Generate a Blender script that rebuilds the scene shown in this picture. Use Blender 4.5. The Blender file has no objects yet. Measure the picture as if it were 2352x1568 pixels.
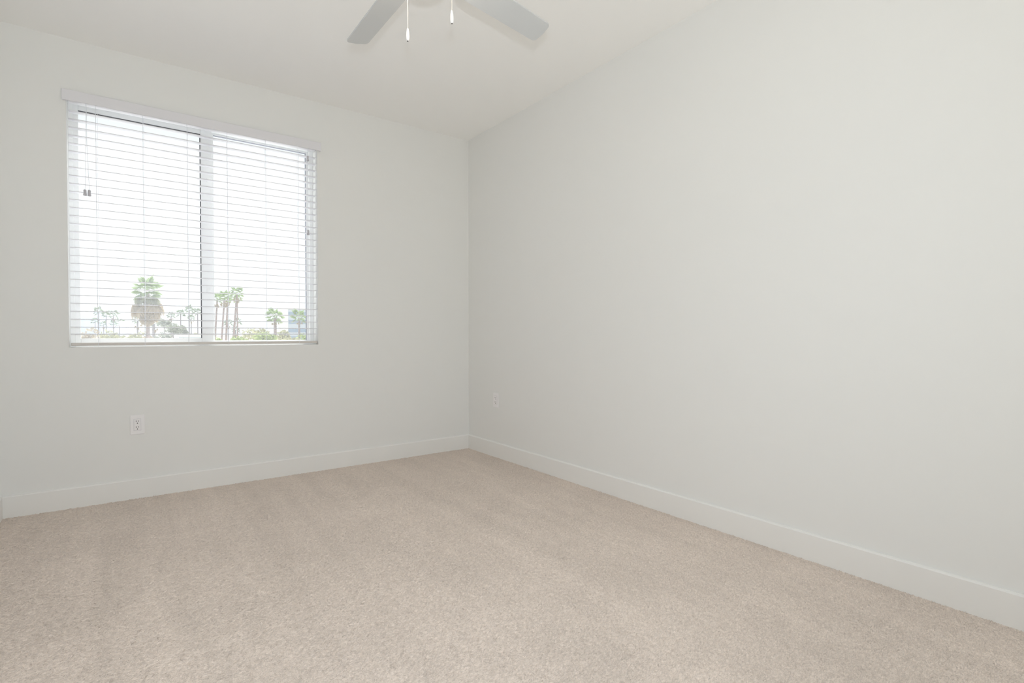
import bpy, bmesh, math, random
import numpy as np
from mathutils import Matrix, Vector

random.seed(7)
rng = np.random.default_rng(7)
SC = bpy.context.scene
COL = SC.collection
PI = math.pi

# ------------------------------------------------------------------ camera
def look(yaw, pitch, roll):
    f = Vector((math.sin(yaw) * math.cos(pitch), math.cos(yaw) * math.cos(pitch), math.sin(pitch)))
    r = Vector((math.cos(yaw), -math.sin(yaw), 0))
    u = r.cross(f)
    r2 = math.cos(roll) * r + math.sin(roll) * u
    u2 = -math.sin(roll) * r + math.cos(roll) * u
    return Matrix((r2, u2, -f)).transposed()

cam_data = bpy.data.cameras.new('camera')
cam_data.sensor_fit = 'HORIZONTAL'
cam_data.sensor_width = 36.0
cam_data.lens = 36.0 * 1206.19 / 2352.0
cam_data.clip_start = 0.02
cam_data.clip_end = 12000
cam = bpy.data.objects.new('camera', cam_data)
COL.objects.link(cam)
cam.matrix_world = Matrix.Translation((-2.3506, -3.8008, 0.9682)) @ look(0.6361, -0.0138, -0.0011).to_4x4()
SC.camera = cam

# ------------------------------------------------------------------ sky, sun, flash, exposure
SKY = 1.02
world = bpy.data.worlds.new('sky')
SC.world = world
world.use_nodes = True
bg = world.node_tree.nodes['Background']
bg.inputs['Color'].default_value = (0.93, 0.965, 1.0, 1)
bg.inputs['Strength'].default_value = SKY

sun_data = bpy.data.lights.new('sun', 'SUN')
sun_data.energy = 6.2
sun_data.angle = math.radians(0.6)
sun_data.color = (1.0, 0.985, 0.96)
sun = bpy.data.objects.new('sun', sun_data)
COL.objects.link(sun)
sun.rotation_euler = Vector((-0.22, -0.45, -0.87)).to_track_quat('-Z', 'Y').to_euler()

# the photographer's flash, on top of the camera (it throws the blade shadow on the ceiling)
flash_data = bpy.data.lights.new('camera_flash', 'SPOT')
flash_data.energy = 60
flash_data.spot_size = math.radians(170)
flash_data.spot_blend = 0.95
flash_data.shadow_soft_size = 0.018
flash_data.color = (0.85, 0.92, 1.0)
flash = bpy.data.objects.new('camera_flash', flash_data)
COL.objects.link(flash)
flash.location = (-2.36, -3.84, 1.10)
flash.rotation_euler = Vector((0.40, 0.85, 0.27)).to_track_quat('-Z', 'Y').to_euler()

# soft fill light added behind the camera, tilted up towards the ceiling
soft_data = bpy.data.lights.new('added_fill', 'AREA')
soft_data.energy = 5.8
soft_data.color = (0.90, 0.95, 1.0)
soft_data.shape = 'RECTANGLE'
soft_data.size = 0.9
soft_data.size_y = 0.9
soft = bpy.data.objects.new('added_fill', soft_data)
COL.objects.link(soft)
soft.location = (-2.35, -4.0, 1.30)
soft.rotation_euler = Vector((0.0, 0.95, 0.42)).to_track_quat('-Z', 'Z').to_euler()

LAMP = 9.0      # brightness of the ceiling fan's light bowl

SC.view_settings.view_transform = 'Standard'
SC.view_settings.look = 'None'
SC.view_settings.gamma = 1.0
SC.view_settings.use_curve_mapping = False
SC.view_settings.exposure = 0.05
SC.cycles.max_bounces = 14
SC.cycles.diffuse_bounces = 12
SC.cycles.transparent_max_bounces = 12
SC.cycles.use_adaptive_sampling = True
SC.cycles.adaptive_threshold = 0.1
SC.cycles.adaptive_min_samples = 16
SC.cycles.use_denoising = True

# ------------------------------------------------------------------ materials
def mat(name, col, rough=0.6, spec=0.4, bump=None, vary=None, metal=0.0, sub=0.0):
    """bump = (scale, strength, distance), vary = (scale, amount)"""
    m = bpy.data.materials.new(name)
    m.use_nodes = True
    nt = m.node_tree
    b = nt.nodes['Principled BSDF']
    b.inputs['Base Color'].default_value = (*col, 1)
    b.inputs['Roughness'].default_value = rough
    b.inputs['Specular IOR Level'].default_value = spec
    b.inputs['Metallic'].default_value = metal
    tc = nt.nodes.new('ShaderNodeTexCoord')
    if bump:
        n = nt.nodes.new('ShaderNodeTexNoise')
        n.inputs['Scale'].default_value = bump[0]
        n.inputs['Detail'].default_value = 3
        nt.links.new(tc.outputs['Object'], n.inputs['Vector'])
        bp = nt.nodes.new('ShaderNodeBump')
        bp.inputs['Strength'].default_value = bump[1]
        bp.inputs['Distance'].default_value = bump[2]
        nt.links.new(n.outputs['Fac'], bp.inputs['Height'])
        nt.links.new(bp.outputs['Normal'], b.inputs['Normal'])
    if vary:
        n = nt.nodes.new('ShaderNodeTexNoise')
        n.inputs['Scale'].default_value = vary[0]
        n.inputs['Detail'].default_value = 4
        nt.links.new(tc.outputs['Object'], n.inputs['Vector'])
        rp = nt.nodes.new('ShaderNodeValToRGB')
        a = vary[1]
        rp.color_ramp.elements[0].position = 0.3
        rp.color_ramp.elements[1].position = 0.7
        rp.color_ramp.elements[0].color = (*[max(0, c * (1 - a)) for c in col], 1)
        rp.color_ramp.elements[1].color = (*[min(1, c * (1 + a)) for c in col], 1)
        nt.links.new(n.outputs['Fac'], rp.inputs['Fac'])
        nt.links.new(rp.outputs['Color'], b.inputs['Base Color'])
    return m

M = {}
M['wall'] = mat('wall_paint', (0.804, 0.805, 0.790), 0.75, 0.2)
M['ceiling'] = mat('ceiling_paint', (0.93, 0.927, 0.915), 0.9, 0.1)
M['trim'] = mat('trim_paint', (0.83, 0.825, 0.805), 0.35, 0.45)
M['carpet_base'] = mat('carpet_backing', (0.6, 0.515, 0.455), 0.95, 0.05)
M['vinyl'] = mat('window_vinyl', (0.84, 0.85, 0.85), 0.4, 0.4)
M['gasket'] = mat('dark_gasket', (0.10, 0.10, 0.11), 0.6, 0.3)
M['gasket_grey'] = mat('grey_gasket', (0.35, 0.36, 0.42), 0.6, 0.3)
M['slat'] = mat('blind_slat', (0.78, 0.78, 0.815), 0.45, 0.35, bump=(60, 0.03, 0.001))
M['rail'] = mat('blind_bottom_rail', (0.66, 0.625, 0.59), 0.45, 0.35)
M['valance'] = mat('blind_valance', (0.765, 0.757, 0.787), 0.45, 0.35)
M['cord'] = mat('blind_cord', (0.78, 0.80, 0.84), 0.8, 0.1)
M['tassel'] = mat('cord_tassel', (0.55, 0.54, 0.58), 0.4, 0.4)
M['plate'] = mat('outlet_plastic', (0.86, 0.845, 0.85), 0.3, 0.45)
M['slot'] = mat('outlet_slot', (0.02, 0.017, 0.017), 0.7, 0.2)
M['fan_white'] = mat('fan_enamel', (0.8, 0.8, 0.8), 0.4, 0.4)
M['blade'] = mat('fan_blade', (0.575, 0.59, 0.595), 0.5, 0.3, vary=(3, 0.015))
M['chain'] = mat('chain_metal', (0.86, 0.80, 0.72), 0.35, 0.5)
M['fob'] = mat('fob_enamel', (0.87, 0.86, 0.86), 0.3, 0.5)
M['hole'] = mat('fob_hole', (0.015, 0.015, 0.015), 0.6, 0.2)
# out of doors
def leaf(name, col, trans, vary):
    """leaf or dry frond that lets part of the light through"""
    m = mat(name, col, 0.7, 0.2, vary=vary)
    nt = m.node_tree
    b = nt.nodes['Principled BSDF']
    tl = nt.nodes.new('ShaderNodeBsdfTranslucent')
    src = b.inputs['Base Color'].links[0].from_socket
    nt.links.new(src, tl.inputs['Color'])
    mx = nt.nodes.new('ShaderNodeMixShader')
    mx.inputs['Fac'].default_value = trans
    nt.links.new(b.outputs[0], mx.inputs[1]); nt.links.new(tl.outputs[0], mx.inputs[2])
    nt.links.new(mx.outputs[0], nt.nodes['Material Output'].inputs['Surface'])
    return m
M['frond'] = leaf('palm_frond', (0.34, 0.46, 0.19), 0.5, (1.2, 0.4))
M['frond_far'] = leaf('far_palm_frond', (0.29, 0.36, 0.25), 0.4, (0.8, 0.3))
M['frond_old'] = leaf('old_palm_frond', (0.36, 0.37, 0.22), 0.35, (0.8, 0.3))
M['dead'] = leaf('dead_frond', (0.50, 0.40, 0.27), 0.3, (1.5, 0.35))
M['trunk'] = mat('palm_trunk', (0.36, 0.27, 0.25), 0.95, 0.1, vary=(3, 0.25))
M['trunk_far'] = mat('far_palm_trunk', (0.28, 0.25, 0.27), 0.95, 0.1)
M['leaf_green'] = leaf('leaf_green', (0.38, 0.46, 0.17), 0.45, (0.6, 0.4))
M['leaf_olive'] = leaf('leaf_olive', (0.44, 0.43, 0.25), 0.4, (0.6, 0.35))
M['leaf_tan'] = leaf('leaf_tan', (0.54, 0.46, 0.34), 0.35, (0.6, 0.3))
M['leaf_grey'] = leaf('leaf_grey', (0.36, 0.38, 0.31), 0.35, (0.6, 0.3))
M['ground'] = mat('dry_ground', (0.46, 0.43, 0.37), 0.95, 0.1, vary=(0.01, 0.2))
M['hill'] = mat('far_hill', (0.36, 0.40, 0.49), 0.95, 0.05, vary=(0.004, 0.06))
M['stucco'] = mat('pale_stucco', (0.60, 0.66, 0.74), 0.9, 0.1)
M['bglass'] = mat('building_glass', (0.28, 0.38, 0.52), 0.25, 0.5)
M['roofing'] = mat('white_roofing', (0.88, 0.875, 0.865), 0.8, 0.1)

def carpet_mat():
    m = bpy.data.materials.new('carpet_yarn')
    m.use_nodes = True
    nt = m.node_tree
    b = nt.nodes['Principled BSDF']
    b.inputs['Roughness'].default_value = 0.95
    b.inputs['Specular IOR Level'].default_value = 0.05
    tc = nt.nodes.new('ShaderNodeTexCoord')
    def noise(scale, detail, sx=1, sy=1):
        mp = nt.nodes.new('ShaderNodeMapping')
        mp.inputs['Scale'].default_value = (sx, sy, 1)
        nt.links.new(tc.outputs['Object'], mp.inputs['Vector'])
        n = nt.nodes.new('ShaderNodeTexNoise')
        n.inputs['Scale'].default_value = scale
        n.inputs['Detail'].default_value = detail
        nt.links.new(mp.outputs['Vector'], n.inputs['Vector'])
        return n
    fine = noise(420, 2)
    tone = noise(2.4, 3)                 # brushed patches of the nap
    stripe = noise(9, 2, 1.0, 0.06)      # vacuum tracks running towards the window
    r1 = nt.nodes.new('ShaderNodeValToRGB')
    r1.color_ramp.elements[0].position = 0.25
    r1.color_ramp.elements[0].color = (0.73, 0.63, 0.56, 1)
    r1.color_ramp.elements[1].position = 0.75
    r1.color_ramp.elements[1].color = (0.93, 0.825, 0.74, 1)
    nt.links.new(fine.outputs['Fac'], r1.inputs['Fac'])
    def mul(a, n, lo, hi):
        mr = nt.nodes.new('ShaderNodeMapRange')
        mr.inputs['From Min'].default_value = 0.3
        mr.inputs['From Max'].default_value = 0.7
        mr.inputs['To Min'].default_value = lo
        mr.inputs['To Max'].default_value = hi
        nt.links.new(n.outputs['Fac'], mr.inputs['Value'])
        mx = nt.nodes.new('ShaderNodeMix')
        mx.data_type = 'RGBA'
        mx.blend_type = 'MULTIPLY'
        mx.inputs['Factor'].default_value = 1
        nt.links.new(a, mx.inputs['A'])
        nt.links.new(mr.outputs['Result'], mx.inputs['B'])
        return mx.outputs['Result']
    c = mul(r1.outputs['Color'], tone, 0.95, 1.04)
    c = mul(c, stripe, 0.96, 1.04)
    gap_shade = noise(200, 1, 0.55, 1.25)    # shade in the gaps between loops, put into the colour
    c = mul(c, gap_shade, 0.87, 1.08)
    nt.links.new(c, b.inputs['Base Color'])
    bp = nt.nodes.new('ShaderNodeBump')
    bp.inputs['Strength'].default_value = 0.5
    bp.inputs['Distance'].default_value = 0.002
    nt.links.new(fine.outputs['Fac'], bp.inputs['Height'])
    nt.links.new(bp.outputs['Normal'], b.inputs['Normal'])
    return m
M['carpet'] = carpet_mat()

def glass_mat(name='veiled_glass', veil=0.07):
    """window glass with a translucent veil imitating haze over the view"""
    m = bpy.data.materials.new(name)
    m.use_nodes = True
    nt = m.node_tree
    nt.nodes.remove(nt.nodes['Principled BSDF'])
    out = nt.nodes['Material Output']
    tr = nt.nodes.new('ShaderNodeBsdfTransparent')
    tl = nt.nodes.new('ShaderNodeBsdfTranslucent')
    gl = nt.nodes.new('ShaderNodeBsdfGlossy')
    tr.inputs['Color'].default_value = (0.97, 0.985, 0.98, 1)
    tl.inputs['Color'].default_value = (0.93, 0.96, 1.0, 1)
    gl.inputs['Roughness'].default_value = 0.02
    m1 = nt.nodes.new('ShaderNodeMixShader')
    m1.inputs['Fac'].default_value = veil  # translucent share washes out the view like haze and glare
    nt.links.new(tr.outputs[0], m1.inputs[1])
    nt.links.new(tl.outputs[0], m1.inputs[2])
    m2 = nt.nodes.new('ShaderNodeMixShader')
    m2.inputs['Fac'].default_value = 0.03
    nt.links.new(m1.outputs[0], m2.inputs[1])
    nt.links.new(gl.outputs[0], m2.inputs[2])
    nt.links.new(m2.outputs[0], out.inputs['Surface'])
    return m
M['glass'] = glass_mat()
M['clear'] = glass_mat('clear_glass', 0.02)

def lamp_mat():
    m = bpy.data.materials.new('lit_bowl_glass')
    m.use_nodes = True
    nt = m.node_tree
    b = nt.nodes['Principled BSDF']
    b.inputs['Base Color'].default_value = (0.9, 0.88, 0.82, 1)
    b.inputs['Emission Color'].default_value = (1.0, 0.86, 0.70, 1)
    b.inputs['Emission Strength'].default_value = LAMP
    return m
M['lamp'] = lamp_mat()

# ------------------------------------------------------------------ mesh helpers
def box(bm, x0, x1, y0, y1, z0, z1):
    v = [bm.verts.new((x, y, z)) for x in (x0, x1) for y in (y0, y1) for z in (z0, z1)]
    for f in ((0, 1, 3, 2), (4, 6, 7, 5), (0, 4, 5, 1), (2, 3, 7, 6), (0, 2, 6, 4), (1, 5, 7, 3)):
        bm.faces.new([v[i] for i in f])
    return v

def prism(bm, pts, axis, a, b):
    """polygon pts in the two other axes, extruded along axis from a to b"""
    def P(u, v, w):
        return (w, u, v) if axis == 0 else ((u, w, v) if axis == 1 else (u, v, w))
    A = [bm.verts.new(P(u, v, a)) for u, v in pts]
    B = [bm.verts.new(P(u, v, b)) for u, v in pts]
    n = len(pts)
    bm.faces.new(A); bm.faces.new(B)
    for i in range(n):
        bm.faces.new((A[i], A[(i + 1) % n], B[(i + 1) % n], B[i]))

def lathe(bm, prof, n=24, c=(0, 0, 0)):
    rings = []
    for r, z in prof:
        if r < 1e-6:
            rings.append([bm.verts.new((c[0], c[1], c[2] + z))])
        else:
            rings.append([bm.verts.new((c[0] + r * math.cos(2 * PI * i / n), c[1] + r * math.sin(2 * PI * i / n), c[2] + z)) for i in range(n)])
    for a, b in zip(rings, rings[1:]):
        if len(a) == 1 and len(b) == 1:
            continue
        for i in range(n):
            j = (i + 1) % n
            if len(a) == 1:
                bm.faces.new((a[0], b[i], b[j]))
            elif len(b) == 1:
                bm.faces.new((a[i], a[j], b[0]))
            else:
                bm.faces.new((a[i], a[j], b[j], b[i]))

def tube(bm, pts, r, n=6):
    pts = [Vector(p) for p in pts]
    rings = []
    for i, p in enumerate(pts):
        d = (pts[min(i + 1, len(pts) - 1)] - pts[max(i - 1, 0)]).normalized()
        s = d.cross(Vector((0, 1, 0)) if abs(d.y) < 0.9 else Vector((1, 0, 0))).normalized()
        t = d.cross(s)
        rr = r[i] if isinstance(r, (list, tuple)) else r
        rings.append([bm.verts.new(p + rr * (math.cos(2 * PI * k / n) * s + math.sin(2 * PI * k / n) * t)) for k in range(n)])
    for a, b in zip(rings, rings[1:]):
        for k in range(n):
            bm.faces.new((a[k], a[(k + 1) % n], b[(k + 1) % n], b[k]))
    bm.faces.new(rings[0]); bm.faces.new(rings[-1])

def mesh(name, bm, m, smooth=False):
    bmesh.ops.recalc_face_normals(bm, faces=bm.faces)
    me = bpy.data.meshes.new(name)
    bm.to_mesh(me); bm.free()
    me.materials.append(M[m])
    if smooth:
        for p in me.polygons:
            p.use_smooth = True
    return me

def link(name, me, parent=None, loc=None, rot=None):
    o = bpy.data.objects.new(name, me)
    COL.objects.link(o)
    if loc is not None:
        o.location = loc
    if rot is not None:
        o.rotation_euler = rot
    if parent is not None:
        o.parent = parent
    return o

def obj(name, bm, m, parent=None, smooth=False, bevel=0.0, loc=None):
    o = link(name, mesh(name, bm, m, smooth), parent, loc)
    if bevel:
        md = o.modifiers.new('bevel', 'BEVEL')
        md.width = bevel; md.segments = 2; md.limit_method = 'ANGLE'
    return o

def tag(o, label, cat, group=None):
    o['label'] = label; o['category'] = cat
    if group:
        o['group'] = group
    return o

def empty(name, loc):
    o = bpy.data.objects.new(name, None)
    COL.objects.link(o); o.location = loc
    o.empty_display_size = 0.1
    return o

def struct(o, label=None):
    o['kind'] = 'structure'
    if label:
        o['label'] = label
    return o

def bx(*a):
    bm = bmesh.new(); box(bm, *a); return bm

# ------------------------------------------------------------------ room shell
XL, YF, H = -2.885, -4.33, 2.60
WT = 0.19                                  # window wall thickness
OX0, OX1, OZ0, OZ1 = -2.5975, -1.2462, 0.8975, 2.305
BH, BT = 0.1195, 0.014                     # baseboard

floor = struct(obj('floor', bx(XL - .1, .1, YF - .1, WT, -.12, 0), 'carpet_base'), 'beige carpeted floor')
struct(obj('ceiling', bx(XL - .1, .1, YF - .1, WT, H, H + .12), 'ceiling'), 'plain off-white ceiling')
struct(obj('wall_right', bx(0, .1, YF - .1, WT, 0, H), 'wall'), 'large blank off-white wall right of the corner')
struct(obj('wall_left', bx(XL - .1, XL, YF - .1, WT, 0, H), 'wall'), 'off-white wall at the left edge')
# wall behind the viewer, with an unseen patio door added to let in daylight
DX0, DX1, DZ1 = -2.65, -0.25, 2.15
bm = bmesh.new()
box(bm, XL, DX0, YF - .1, YF, 0, H); box(bm, DX1, 0, YF - .1, YF, 0, H); box(bm, DX0, DX1, YF - .1, YF, DZ1, H)
struct(obj('wall_front', bm, 'wall'), 'off-white wall behind the viewer')

bm = bmesh.new()                            # window wall: one sheet with a hole, extruded
out = [(XL, 0), (0, 0), (0, H), (XL, H)]
inn = [(OX0, OZ0), (OX1, OZ0), (OX1, OZ1), (OX0, OZ1)]
fr = {}
for y in (0, WT):
    fr[y] = ([bm.verts.new((x, y, z)) for x, z in out], [bm.verts.new((x, y, z)) for x, z in inn])
    o_, i_ = fr[y]
    for k in range(4):
        bm.faces.new((o_[k], o_[(k + 1) % 4], i_[(k + 1) % 4], i_[k]))
for k in range(4):
    j = (k + 1) % 4
    bm.faces.new((fr[0][0][k], fr[0][0][j], fr[WT][0][j], fr[WT][0][k]))
    bm.faces.new((fr[0][1][k], fr[0][1][j], fr[WT][1][j], fr[WT][1][k]))
struct(obj('wall_back', bm, 'wall'), 'off-white wall with the window')

def base_profile(flip):
    # (distance from the wall, height)
    p = [(0, 0), (BT, 0), (BT, BH - .006), (BT - .003, BH - .0015), (BT - .006, BH), (0, BH)]
    return [(flip * a, b) for a, b in p]
bm = bmesh.new(); prism(bm, base_profile(-1), 0, XL + BT, 0)
struct(obj('baseboard_back', bm, 'trim'), 'white baseboard under the window wall')
bm = bmesh.new(); prism(bm, base_profile(-1), 1, YF, -BT)
struct(obj('baseboard_right', bm, 'trim'), 'white baseboard along the right wall')
bm = bmesh.new(); prism(bm, [(XL - a * -1, b) for a, b in base_profile(1)], 1, YF, 0)
struct(obj('baseboard_left', bm, 'trim'), 'white baseboard at the left edge')

door = empty('added_door_1', ((DX0 + DX1) / 2, YF - .05, 0)); struct(door, 'added glazed patio door behind the viewer, letting in daylight')
def door_leaf(x0, x1, y):
    bm = bmesh.new()
    for a in ((x0, x0 + .06, .02, DZ1 - .02), (x1 - .06, x1, .02, DZ1 - .02), (x0 + .06, x1 - .06, .02, .10), (x0 + .06, x1 - .06, DZ1 - .08, DZ1 - .02)):
        box(bm, a[0], a[1], y, y + .03, a[2], a[3])
    bmesh.ops.translate(bm, verts=bm.verts, vec=-Vector(door.location))
    d = obj('added_door_panel', bm, 'vinyl', door)
    bm = bx(x0 + .055, x1 - .055, y + .012, y + .018, .095, DZ1 - .075)
    bmesh.ops.translate(bm, verts=bm.verts, vec=-Vector(door.location))
    obj('pane', bm, 'clear', d)
door_leaf(DX0 + .01, (DX0 + DX1) / 2 + .03, YF - .045)
door_leaf((DX0 + DX1) / 2 - .03, DX1 - .01, YF - .085)

# carpet pile: rows of small loops, a real relief
def carpet_pile():
    cx, cy = 0.0095, 0.0078
    x0, x1, y0, y1 = XL + BT, -BT, YF, -BT
    nx = int((x1 - x0) / cx) * 2 + 1
    ny = int((y1 - y0) / cy) * 2 + 1
    X, Y = np.meshgrid(np.linspace(x0, x1, nx), np.linspace(y0, y1, ny))
    ix, iy = np.meshgrid(np.arange(nx), np.arange(ny))
    px, py = ix % 2, iy % 2
    Z = np.full(X.shape, 0.0005)
    Z += np.where((px == 1) & (py == 1), 0.0056, 0) + np.where((px == 0) & (py == 1), 0.0032, 0) + np.where((px == 1) & (py == 0), 0.0014, 0)
    Z *= rng.uniform(0.55, 1.3, X.shape)
    # some loops missing or crushed: pin dots
    Z *= np.where(rng.random(X.shape) < 0.06, 0.25, 1)
    inner = (ix > 0) & (ix < nx - 1) & (iy > 0) & (iy < ny - 1)
    X = X + np.where(inner, rng.normal(0, 0.0010, X.shape), 0)
    Y = Y + np.where(inner, rng.normal(0, 0.0008, Y.shape), 0)
    co = np.stack([X, Y, Z + 0.0005], -1).reshape(-1, 3)
    a = (iy[:-1, :-1] * nx + ix[:-1, :-1]).ravel()
    q = np.stack([a, a + 1, a + nx + 1, a + nx], -1)
    me = bpy.data.meshes.new('carpet_pile')
    me.vertices.add(len(co)); me.vertices.foreach_set('co', co.ravel().astype(np.float32))
    me.loops.add(q.size); me.loops.foreach_set('vertex_index', q.ravel().astype(np.int32))
    me.polygons.add(len(q))
    me.polygons.foreach_set('loop_start', (np.arange(len(q)) * 4).astype(np.int32))
    me.polygons.foreach_set('use_smooth', np.ones(len(q), dtype=bool))
    me.update(calc_edges=True)
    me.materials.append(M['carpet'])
    o = link('carpet_pile', me, floor)
    o['kind'] = 'stuff'
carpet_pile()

# ------------------------------------------------------------------ window
win = empty('window_1', (0, 0, 0)); struct(win, 'white sliding window of two panes')
def ring(x0, x1, z0, z1, wl, wr, wb, wt, y0, y1):
    bm = bmesh.new()
    box(bm, x0, x0 + wl, y0, y1, z0, z1)
    box(bm, x1 - wr, x1, y0, y1, z0, z1)
    box(bm, x0 + wl, x1 - wr, y0, y1, z0, z0 + wb)
    box(bm, x0 + wl, x1 - wr, y0, y1, z1 - wt, z1)
    return bm
WY = 0.110                                  # depth of the window behind the wall face
obj('frame', ring(OX0, OX1, OZ0, OZ1, .022, .026, .022, .022, WY, WY + .07), 'vinyl', win, bevel=.002)
# sliding sash on the left, nearer the room; fixed pane on the right behind it
SX0, SX1, SZ0, SZ1 = OX0 + .016, -1.8815, OZ0 + .018, OZ1 - .016
s1 = obj('sash', ring(SX0, SX1, SZ0, SZ1, .030, .065, .031, .035, WY + .004, WY + .028), 'vinyl', win, bevel=.002)
g0, g1, h0, h1 = SX0 + .030, SX1 - .065, SZ0 + .031, SZ1 - .035
obj('pane', bx(g0 - .004, g1 + .004, WY + .015, WY + .019, h0 - .004, h1 + .004), 'glass', s1)
bm = bmesh.new()
box(bm, g0, g1, WY + .0035, WY + .015, h1 - .005, h1)
box(bm, g1 - .004, g1, WY + .0035, WY + .015, h0, h1 - .005)
obj('gasket', bm, 'gasket', s1)
FX0, FX1, FZ0, FZ1 = -1.900, OX1 - .018, OZ0 + .014, OZ1 - .014
s2 = obj('fixed_sash', ring(FX0, FX1, FZ0, FZ1, .03, .024, .018, .020, WY + .030, WY + .054), 'vinyl', win, bevel=.002)
obj('pane', bx(FX0 + .026, FX1 - .020, WY + .042, WY + .046, FZ0 + .014, FZ1 - .016), 'glass', s2)
bm = bmesh.new()
box(bm, FX1 - .027, FX1 - .024, WY + .029, WY + .042, FZ0 + .018, FZ1 - .020)
box(bm, FX0 + .03, FX1 - .027, WY + .029, WY + .042, FZ1 - .023, FZ1 - .020)
obj('gasket', bm, 'gasket_grey', s2)
for z in (1.955, 1.24):
    obj('latch', bx(-1.913, -1.898, WY - .006, WY + .005, z, z + .022), 'vinyl', s1, bevel=.002)

# ------------------------------------------------------------------ blind
BX0, BX1 = -2.5895, -1.2505
SY0, SY1 = 0.012, 0.062
blind = empty('window_blind', ((BX0 + BX1) / 2, 0.037, OZ0))
tag(blind, 'white horizontal slat blind with valance and cords hanging open in the window', 'blind')
def bpart(name, bm, m, smooth=False, bevel=0.0, parent=blind):
    off = Vector(blind.location)
    bmesh.ops.translate(bm, verts=bm.verts, vec=-off)
    return obj(name, bm, m, parent, smooth, bevel)
# valance with short returns to the wall
bm = bmesh.new()
VX0, VX1, VZ0, VZ1 = -2.6145, -1.2233, 2.2555, 2.3145
box(bm, VX0, VX1, -.022, -.013, VZ0, VZ1)
box(bm, VX0, VX0 + .009, -.013, -.0005, VZ0, VZ1)
box(bm, VX1 - .009, VX1, -.013, -.0005, VZ0, VZ1)
bpart('valance', bm, 'valance', bevel=.003)
bpart('headrail', bx(BX0, BX1, .006, .060, 2.266, 2.302), 'valance', bevel=.002)
def slat_mesh():
    bm = bmesh.new()
    n = 6
    top, bot = [], []
    L = (BX1 - BX0) / 2
    for i in range(n + 1):
        u = i / n
        y = -0.025 + 0.05 * u
        cr = 0.0016 * (1 - (2 * u - 1) ** 2)
        th = 0.0015 if 0 < i < n else 0.0014
        top.append([bm.verts.new((s * L, y, cr + th)) for s in (-1, 1)])
        bot.append([bm.verts.new((s * L, y, cr - th)) for s in (-1, 1)])
    for i in range(n):
        bm.faces.new((top[i][0], top[i][1], top[i + 1][1], top[i + 1][0]))
        bm.faces.new((bot[i][0], bot[i + 1][0], bot[i + 1][1], bot[i][1]))
    for e in (0, n):
        bm.faces.new((top[e][0], bot[e][0], bot[e][1], top[e][1]))
    for s in (0, 1):
        bm.faces.new([t[s] for t in top] + [b[s] for b in reversed(bot)])
    return mesh('slat', bm, 'slat')
sm = slat_mesh()
slat_z = [2.2140 - k * 0.04457 for k in range(28)] + [0.9707]
for k, z in enumerate(slat_z):
    link('slat', sm, blind, (random.uniform(-.0004, .0004), 0, z - OZ0), (math.radians(2.0 + random.uniform(-.6, .6)), 0, 0))
bpart('bottom_rail', bx(BX0, BX1, SY0 + .001, SY1 - .001, .9065, .9225), 'rail', bevel=.003)
for x in (-2.470, -2.251, -2.028, -1.808, -1.580, -1.371):
    bm = bmesh.new()
    tube(bm, [(x, .0095, 2.268), (x, .0095, .9225), (x, .0085, .9055), (x + .004, .008, .9005)], .0009)
    tube(bm, [(x + .006, .0645, 2.268), (x + .006, .0645, .906)], .0009)
    bpart('ladder_cord', bm, 'cord')
def tassel_bm(x, y, z):
    bm = bmesh.new()
    lathe(bm, [(0, .035), (.0055, .034), (.0075, .028), (.0062, .018), (.008, .008), (.0088, .003), (.007, 0), (0, 0)], 12, (x, y, z))
    return bm
for x, xt, zt, yy in ((-2.5200, -2.5125, 1.748, .002), (-2.5010, -2.5095, 1.748, .001), (-1.3095, -1.3095, 2.176, .002), (-1.3105, -1.3085, 1.662, .001)):
    bm = bmesh.new()
    tube(bm, [(xt, yy + .003, 2.268), (xt, yy, 2.05 if zt < 2 else 2.22), (x, yy, zt + .033)], .0008)
    c = bpart('pull_cord', bm, 'cord')
    bpart('tassel', tassel_bm(x, yy, zt), 'tassel', smooth=True, parent=c)

# ------------------------------------------------------------------ outlets
def outlet(label, loc, rz):
    t = empty('wall_outlet', loc); t.rotation_euler = (0, 0, rz)
    tag(t, label, 'outlet', 'wall outlets')
    # local: face towards -y, wall at y = 0
    bm = bmesh.new()
    box(bm, -.035, .035, -.0055, 0, -.057, .057)
    obj('cover_plate', bm, 'plate', t, bevel=.0025)
    r = obj('receptacle', bx(-.0165, .0165, -.0075, -.005, -.0335, .0335), 'plate', t, bevel=.0008)
    bm = bmesh.new()
    for a in ((-.0177, -.0165, -.0347, .0347), (.0165, .0177, -.0347, .0347), (-.0165, .0165, .0335, .0347), (-.0165, .0165, -.0347, -.0335)):
        box(bm, a[0], a[1], -.0057, -.005, a[2], a[3])
    obj('seam', bm, 'tassel', t)
    for z in (.021, -.0135):
        obj('slot', bx(-.0077, -.0052, -.0079, -.0073, z - .0045, z + .0045), 'slot', r)
        obj('slot', bx(.0048, .0070, -.0079, -.0073, z - .0037, z + .0037), 'slot', r)
        bm = bmesh.new()
        ring_ = [(.0029 * math.cos(a), z - .0115 + .0029 * math.sin(a)) for a in [k * PI / 5 for k in range(10)]]
        prism(bm, ring_, 1, -.0079, -.0073)
        obj('ground_hole', bm, 'slot', r)
outlet('white double wall outlet with dark slots on the wall below the window', (-2.2925, 0, .438), 0)
outlet('white wall outlet low on the blank right wall beside the corner', (0, -.4085, .450), -PI / 2)

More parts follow.
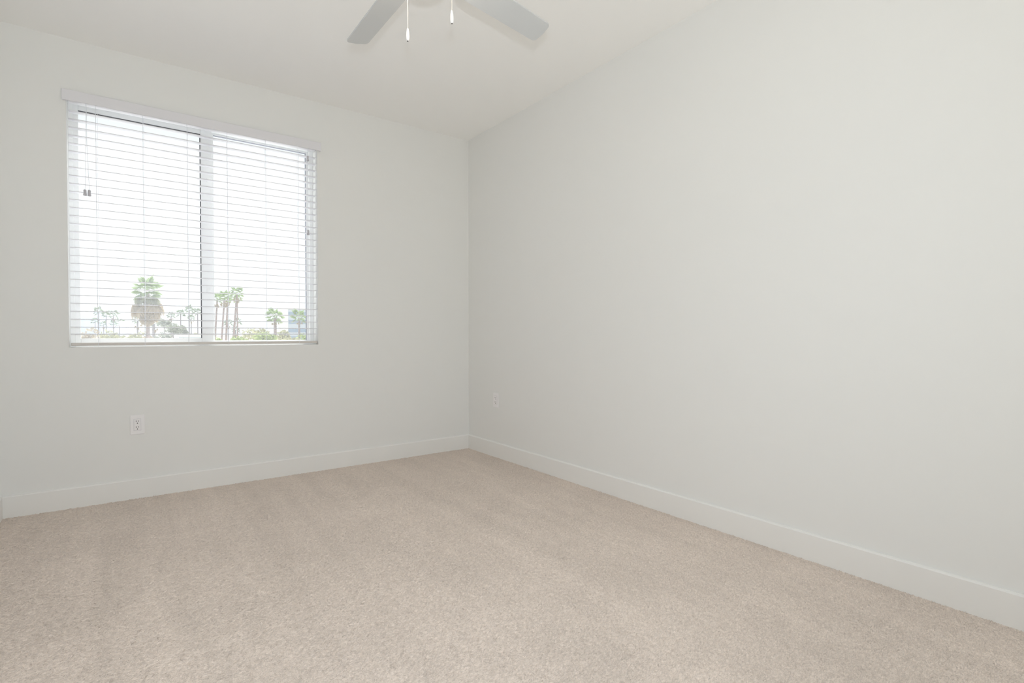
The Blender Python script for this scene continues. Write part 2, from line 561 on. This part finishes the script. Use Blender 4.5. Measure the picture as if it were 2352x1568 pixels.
# ------------------------------------------------------------------ ceiling fan
FX, FY = -1.515, -2.165
fan = empty('ceiling_fan', (FX, FY, H))
tag(fan, 'white ceiling fan with flat blades, a lit lamp bowl and two pull chains', 'ceiling fan')
def fpart(name, prof, m, n=32):
    bm = bmesh.new(); lathe(bm, prof, n)
    return obj(name, bm, m, fan, smooth=True, bevel=0)
fpart('canopy', [(0, 0), (.065, 0), (.065, -.012), (.045, -.045), (.018, -.055), (0, -.055)], 'fan_white')
fpart('downrod', [(0, -.04), (.012, -.04), (.012, -.20), (0, -.20)], 'fan_white', 16)
fpart('motor_housing', [(0, -.17), (.04, -.175), (.095, -.20), (.112, -.235), (.112, -.29), (.095, -.325), (.06, -.335), (0, -.335)], 'fan_white')
fpart('switch_housing', [(0, -.33), (.055, -.33), (.055, -.352), (.048, -.366), (.042, -.374), (0, -.374)], 'fan_white')
fpart('light_bowl', [(.042, -.368), (.062, -.374), (.078, -.386), (.084, -.400), (.080, -.416), (.066, -.430), (.045, -.439), (.02, -.443), (0, -.444)], 'lamp')
bw = bmesh.new()                               # blade along +x
def blade_bm():
    bm = bmesh.new()
    R0, R1 = 0.155, 0.560
    w0, w1 = 0.106, 0.098
    pts = [(R0, -w0 / 2 * .75), (R0 + .03, -w0 / 2)]
    rc = .016
    for k in range(6):
        a = -PI / 2 + k * PI / 2 / 5
        pts.append((R1 - .004 - rc + rc * math.cos(a), -w1 / 2 + rc + rc * math.sin(a)))
    pts.append((R1, 0))
    for k in range(6):
        a = k * PI / 2 / 5
        pts.append((R1 - .004 - rc + rc * math.cos(a), w1 / 2 - rc + rc * math.sin(a)))
    pts += [(R0 + .03, w0 / 2), (R0, w0 / 2 * .75)]
    prism(bm, pts, 2, -.003, .003)
    return bm
bw.free()
blade_me = mesh('blade', blade_bm(), 'blade')
bm = bmesh.new()
prism(bm, [(.085, -.018), (.14, -.012), (.17, -.030), (.215, -.026), (.225, 0), (.215, .026), (.17, .030), (.14, .012), (.085, .018)], 2, .003, .007)
iron_me = mesh('blade_iron', bm, 'fan_white')
for k in range(4):
    a = math.radians(93.5 + 90 * k)
    mtx = Matrix.Translation((0, 0, -.350 + .0)) @ Matrix.Rotation(a, 4, 'Z') @ Matrix.Rotation(math.radians(5.1), 4, 'Y') @ Matrix.Rotation(math.radians(-14.9), 4, 'X')
    b = link('blade', blade_me, fan); b.matrix_local = mtx
    i_ = link('blade_iron', iron_me, b)
for (x, y, zt, z0) in ((-1.5211, -2.0486, 2.022, 2.067), (-1.4635, -2.2652, 2.002, 2.045)):
    bm = bmesh.new()
    z = H - .358
    while z > z0 - .002:
        lathe(bm, [(0, .0016), (.0013, .0009), (.0013, -.0009), (0, -.0016)], 6, (x - FX, y - FY, z - H))
        z -= .0029
    tube(bm, [((x - FX) * .5, (y - FY) * .5, -.350), ((x - FX) * .9, (y - FY) * .9, -.351), (x - FX, y - FY, -.358), (x - FX, y - FY, z0 - H)], .0006, 4)
    c = obj('pull_chain', bm, 'chain', fan)
    hgt = z0 - zt
    bm = bmesh.new()
    prof = [(0, hgt), (.0022, hgt), (.0035, hgt * .93), (.0056, hgt * .62), (.0064, hgt * .35), (.0060, hgt * .12), (.0045, .0008), (.0024, 0), (0, 0)]
    lathe(bm, prof, 16, (x - FX, y - FY, zt - H))
    fo = obj('fob', bm, 'fob', c, smooth=True)
    bm = bmesh.new()
    lathe(bm, [(0, .0006), (.0026, .0006), (.0022, -.0012), (0, -.0014)], 12, (x - FX, y - FY, zt - H))
    obj('end_hole', bm, 'hole', fo)

# ------------------------------------------------------------------ out of doors
GZ = -10.0                                   # street level, three floors down
bm = bmesh.new(); box(bm, -2500, 3500, -2500, 9000, GZ - .5, GZ)
struct(obj('ground', bm, 'ground'), 'dry pale ground outside')

lw = empty('added_wing', (-2, 12, GZ))  # unseen wing, added so its white roof throws light onto the ceiling
struct(lw, 'added unseen wing with a flat white roof bouncing light up through the window')
obj('wall', bx(-16, 16, -11.2, 11, 0, 6.2), 'stucco', lw)
obj('roof', bx(-16.2, 16.2, -11.4, 11.2, 6.2, 6.5), 'roofing', lw)

def frond_mesh(name, m, nl=13, spread=80, droop=0.25, lw=.036):
    """a fan leaf one unit long, stalk along +x"""
    bm = bmesh.new()
    w = .012
    a = [bm.verts.new(p) for p in ((0, -w, 0), (.48, -w, 0), (.48, w, 0), (0, w, 0))]
    bm.faces.new(a)
    for k in range(nl):
        t = math.radians(-spread + 2 * spread * k / (nl - 1))
        d = Vector((math.cos(t), math.sin(t), 0)); s = Vector((-math.sin(t), math.cos(t), 0))
        L = .52 * (1 - .25 * abs(t) / 1.4)
        b = Vector((.46, 0, 0))
        z = -.02 if k % 2 else .02
        v = [bm.verts.new(b), bm.verts.new(b + d * L * .55 + s * lw + Vector((0, 0, z - droop * .12))),
             bm.verts.new(b + d * L + Vector((0, 0, -droop * .55))), bm.verts.new(b + d * L * .55 - s * lw + Vector((0, 0, -z - droop * .12)))]
        bm.faces.new((v[0], v[1], v[2])); bm.faces.new((v[0], v[2], v[3]))
    return mesh(name, bm, m)
FR = frond_mesh('frond', 'frond', droop=.35)
FRF = frond_mesh('frond', 'frond_far', droop=.35)
OLD = frond_mesh('old_frond', 'frond_old', 11, 75, .6, .045)
DEAD = frond_mesh('dead_frond', 'dead', 9, 60, .5, .05)

def frond_matrix(az, el, L, z0, r0=0.12):
    return (Matrix.Translation((r0 * math.cos(az), r0 * math.sin(az), z0)) @ Matrix.Rotation(az, 4, 'Z') @ Matrix.Rotation(-el, 4, 'Y') @
            Matrix.Rotation(random.uniform(-.5, .5), 4, 'X') @ Matrix.Scale(L, 4))

def palm(label, group, x, y, zc, L, nfr, dead=(0, 0, 0), tr=.2, base=None, parts=True, far=True, nold=0):
    """zc: height of the crown's centre; L: frond length; dead = (count, skirt length, frond length)"""
    t = empty('fan_palm', (x, y, GZ))
    tag(t, label, 'palm tree', group)
    h = zc - GZ
    bx_ = (0, 0) if base is None else (base[0] - x, base[1] - y)
    bm = bmesh.new()
    tube(bm, [(bx_[0], bx_[1], 0), (bx_[0] * .45, bx_[1] * .45, h * .5), (0, 0, h)], [tr * 1.35, tr, tr * .85], 8)
    obj('trunk', bm, 'trunk_far' if far else 'trunk', t, smooth=True)
    me = FRF if far else FR
    mats = []
    for k in range(nfr):
        u = (k + .5) / nfr
        el = math.radians(82 - 108 * u + random.uniform(-10, 10))
        mats.append((me, frond_matrix(k * 2.39996 + random.uniform(-.4, .4), el, L * random.uniform(.8, 1.15), h + .15 * L * (1 - u))))
    for k in range(nold):
        el = math.radians(random.uniform(-48, -22))
        mats.append((OLD, frond_matrix(k * 2.39996 + random.uniform(-.4, .4), el, L * random.uniform(.9, 1.15), h - .25)))
    n, sl, dl = dead
    for k in range(n):
        u = (k + .5) / n
        el = math.radians(-42 - 38 * min(1, u * 1.3) + random.uniform(-9, 9))
        mats.append((DEAD, frond_matrix(k * 2.39996 + random.uniform(-.3, .3), el, dl * random.uniform(.8, 1.1) * (1 - .55 * u * u), h - .5 - sl * u, tr)))
    if parts:
        for me_, mx in mats:
            f = link(me_.name.split('.')[0], me_, t); f.matrix_local = mx
    else:
        for nm, which in (('crown', me), ('old_fronds', OLD), ('dead_skirt', DEAD)):
            sel = [mx for q, mx in mats if q is which]
            if not sel:
                continue
            V, F = [], []
            base_v = [v.co.copy() for v in which.vertices]
            base_f = [tuple(p.vertices) for p in which.polygons]
            for mx in sel:
                o = len(V)
                V += [mx @ v for v in base_v]
                F += [tuple(o + i for i in f) for f in base_f]
            m2 = bpy.data.meshes.new(nm); m2.from_pydata(V, [], F); m2.materials.append(which.materials[0])
            link(nm, m2, t)
    return t

palm('big fan palm with a thick shaggy skirt, the tallest behind the left pane', None, 0.01, 75.4, 6.25, 1.9, 26, (84, 2.5, 2.7), .24, far=False, nold=18)
g = 'tall palms behind the right pane'
palm('tall leaning palm nearest the middle bar of the window', g, 21.28, 184.1, 11.8, 2.2, 18, (10, 1.3, 1.7), .26, (20.0, 184.8), far=False)
palm('second tall palm from the middle bar, slim leaning trunk', g, 22.0, 174.5, 11.9, 2.2, 18, (12, 1.8, 1.7), .26, (20.42, 175.1), far=False)
palm('straight tall palm in the middle of the right-hand group', g, 25.0, 189.4, 13.2, 2.2, 18, (12, 1.8, 1.7), .30, (24.0, 190.5), far=False)
palm('highest palm of the group behind the right pane', g, 26.3, 180.5, 13.8, 2.4, 20, (12, 2.0, 1.7), .30, (24.4, 181.3), far=False)
palm('rightmost tall palm of the group, half behind the highest one', g, 29.4, 200, 12.9, 2.0, 16, (0, 0, 0), .24, far=False)
g = 'shorter palms near the right end of the window'
palm('short palm with a stout brown trunk left of the pale office block', g, 24.98, 122.8, 4.7, 2.3, 20, (6, .6, 1.1), .36, far=False)
palm('short palm standing in front of the pale office block', g, 31.19, 126.9, 4.9, 2.2, 19, (4, .5, 1.1), .26, far=False)
g = 'small distant palms'
for lab, x, y, z, L in (
        ('distant palm with the highest crown of the far left cluster', -12.19, 314.4, 11.6, 2.6),
        ('distant palm in the middle of the far left cluster', -9.3, 318.5, 10.3, 2.5),
        ('distant palm on the right side of the far left cluster', -6.36, 310.1, 10.2, 2.6),
        ('tiny low palm at the left end of the far left cluster', -15.6, 379.1, 8.5, 2.3),
        ('tiny low palm below the middle of the far left cluster', -12.05, 388.9, 7.0, 2.3),
        ('tiny low palm below the right side of the far left cluster', -7.2, 372.9, 7.0, 2.3),
        ('tiny lone palm between the left cluster and the shaggy palm', -4.45, 358.4, 7.6, 2.6),
        ('slim palm half hidden left of the shaggy palm trunk', 0.77, 180.4, 4.9, 1.7),
        ('slim tall palm just right of the shaggy palm trunk', 4.3, 177.5, 6.5, 1.5),
        ('low small palm right of the shaggy palm', 5.09, 189.7, 4.2, 1.5),
        ('distant palm, first of the row left of the middle bar', 15.71, 293.8, 9.8, 2.2),
        ('distant palm, second of the row left of the middle bar', 19.38, 291.1, 10.8, 2.3),
        ('distant palm with the highest crown of the row left of the middle bar', 20.67, 265.3, 11.6, 2.3),
        ('distant low palm under the highest one left of the middle bar', 24.4, 299.8, 9.0, 2.3),
        ('distant palm closest to the left side of the middle bar', 24.76, 274.7, 10.8, 2.4),
        ('small palm between the trunks of the tall right-hand group', 37.5, 277.7, 6.2, 2.3),
        ('small dark palm right of the tall right-hand group', 35.8, 241.6, 6.0, 2.2),
        ('small low palm at the foot of the tall right-hand group', 31.8, 219.7, 2.6, 1.8)):
    palm(lab, g, x, y, z, L, 15, (6 if random.random() < .5 else 0, 1.6, 1.5), .22, parts=False)

def tree(label, x, y, top, rx, rz, m, n=520, leaf=.42):
    t = empty('leafy_tree', (x, y, GZ))
    tag(t, label, 'tree', 'leafy trees below the window')
    h = top - GZ
    bm = bmesh.new()
    tube(bm, [(0, 0, 0), (.1, .1, h * .45), (0, 0, h - rz * .7)], [.28, .2, .1], 7)
    obj('trunk', bm, 'trunk_far', t)
    V, F = [], []
    blobs = [(random.uniform(-.55, .55) * rx, random.uniform(-.55, .55) * rx, h - rz + random.uniform(-.5, .35) * rz, random.uniform(.4, .65)) for _ in range(7)]
    for k in range(n):
        b = blobs[k % 7]
        d = Vector((random.gauss(0, 1), random.gauss(0, 1), random.gauss(0, 1))).normalized() * random.uniform(.6, 1)
        p = Vector((b[0] + d.x * rx * b[3], b[1] + d.y * rx * b[3], b[2] + d.z * rz * b[3]))
        u = Vector((random.gauss(0, 1), random.gauss(0, 1), random.gauss(0, .6))).normalized()
        w = u.cross(Vector((random.gauss(0, 1), random.gauss(0, 1), random.gauss(0, 1)))).normalized()
        s = leaf * random.uniform(.6, 1.2)
        o = len(V)
        V += [p - u * s, p + w * s * .45, p + u * s, p - w * s * .45]
        F.append((o, o + 1, o + 2, o + 3))
    me = bpy.data.meshes.new('foliage'); me.from_pydata(V, [], F); me.materials.append(M[m])
    link('foliage', me, t)
for a in (
        ('tan dry tree at the far left of the window view', -8.9, 137.6, 3.2, 2.6, 2.6, 'leaf_tan'),
        ('low tan tree under the far left palm cluster', -6.6, 158, 1.6, 3.4, 2.4, 'leaf_tan'),
        ('yellow-green bushy tree between the left cluster and the shaggy palm', -3.6, 121.5, 2.1, 2.6, 2.4, 'leaf_olive'),
        ('yellowish tree at the foot of the shaggy palm, left side', -0.7, 113.2, 1.9, 2.0, 2.2, 'leaf_olive'),
        ('low olive tree just right of the shaggy palm trunk', 2.25, 150.5, 1.5, 2.4, 2.0, 'leaf_tan'),
        ('grey-green tree right of the shaggy palm', 4.85, 140.1, 2.2, 2.3, 2.3, 'leaf_grey'),
        ('loose dark tree with feathery top right of the shaggy palm', 8.2, 202, 6.8, 2.2, 1.8, 'leaf_grey'),
        ('bushy grey-green tree midway between the shaggy palm and the middle bar', 8.87, 174.5, 4.8, 2.5, 2.4, 'leaf_grey'),
        ('small bushy tree behind the row of palms left of the middle bar', 13.94, 208, 4.5, 2.2, 2.0, 'leaf_grey'),
        ('olive tree tucked against the left side of the middle bar', 8.9, 118.0, 2.2, 1.3, 2.2, 'leaf_olive'),
        ('wide feathery olive tree left of the stout short palm', 22.0, 127.3, 3.5, 3.4, 2.4, 'leaf_olive'),
        ('bright green tree below the wide feathery tree', 16.85, 93.9, 1.8, 2.2, 1.6, 'leaf_green'),
        ('yellowish tree between the two short palms', 32.2, 144.8, 2.6, 2.6, 2.2, 'leaf_olive'),
        ('bright green bush at the foot of the leaning palm by the middle bar', 8.9, 87.3, 0.8, 1.3, 1.6, 'leaf_green'),
        ('low green bush below the tall right-hand palm group', 12.77, 90.7, 0.9, 2.2, 1.6, 'leaf_green'),
        ('low green bush right at the sill under the feathery tree', 13.39, 77.8, 0.7, 2.0, 1.4, 'leaf_green'),
        ('yellowish low bush left of the palm by the office block', 22.9, 101.9, 0.8, 2.4, 1.5, 'leaf_olive'),
        ('low green tree at the far right end of the window view', 28.45, 110.2, 1.4, 2.2, 1.8, 'leaf_green')):
    tree(*a)

# pale office block
ob = empty('office_building', (64, 236, GZ))
tag(ob, 'pale blue office block with bands of blue glass behind the right-hand palms', 'building')
ob.rotation_euler = (0, 0, math.radians(-14))
Hb = 11.6 - GZ
bm = bmesh.new(); box(bm, -12.5, 14, -8, 14, 0, Hb)
obj('wall', bm, 'stucco', ob)
bm = bmesh.new(); box(bm, -12.9, 14.4, -8.4, 14.4, Hb, Hb + .5)
obj('parapet', bm, 'roofing', ob)
band = mesh('window_band', bx(-8.9, 13.4, -8.12, -7.9, 0, 1.7), 'bglass')
sband = mesh('window_band', bx(-12.62, -12.4, -6.5, 12.5, 0, 1.7), 'stucco')
for k in range(6):
    link('window_band', band, ob, (0, 0, 1.6 + k * 3.45))
bm = bmesh.new(); box(bm, -12.7, -9.0, -8.3, -7.9, 0, Hb)
obj('stair_panel', bm, 'roofing', ob)
bpy.data.meshes.remove(sband)

# low white roof near the middle bar
rb = empty('low_building', (7.0, 101, GZ))
tag(rb, 'low building with a flat white roof left of the middle bar', 'building')
obj('wall', bx(-1.3, 1.5, 0, 9, 0, 10.55), 'stucco', rb)
obj('roof', bx(-1.6, 1.8, -.6, 9.4, 10.55, 10.95), 'roofing', rb)

# far hills
def hills():
    nx, ny = 90, 10
    V, F = [], []
    for j in range(ny):
        for i in range(nx):
            x = -1800 + 40 * i
            y = 3850 + 90 * j
            s = math.exp(-((x + 150) / 130) ** 2) * 128 + math.exp(-((x + 420) / 260) ** 2) * 70
            s += math.exp(-((x + 10) / 110) ** 2) * 40
            n = 6 * math.sin(x * .031) + 4 * math.sin(x * .083 + 1)
            V.append((x, y, GZ + max(0, (s + n * min(1, s / 40) - 4)) * math.sin(PI * j / (ny - 1)) ** .7 if 0 < j < ny - 1 else GZ - 5))
    for j in range(ny - 1):
        for i in range(nx - 1):
            a = j * nx + i
            F.append((a, a + 1, a + nx + 1, a + nx))
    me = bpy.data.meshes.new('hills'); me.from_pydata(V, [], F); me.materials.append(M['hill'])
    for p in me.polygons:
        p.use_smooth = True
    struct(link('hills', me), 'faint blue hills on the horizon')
hills()
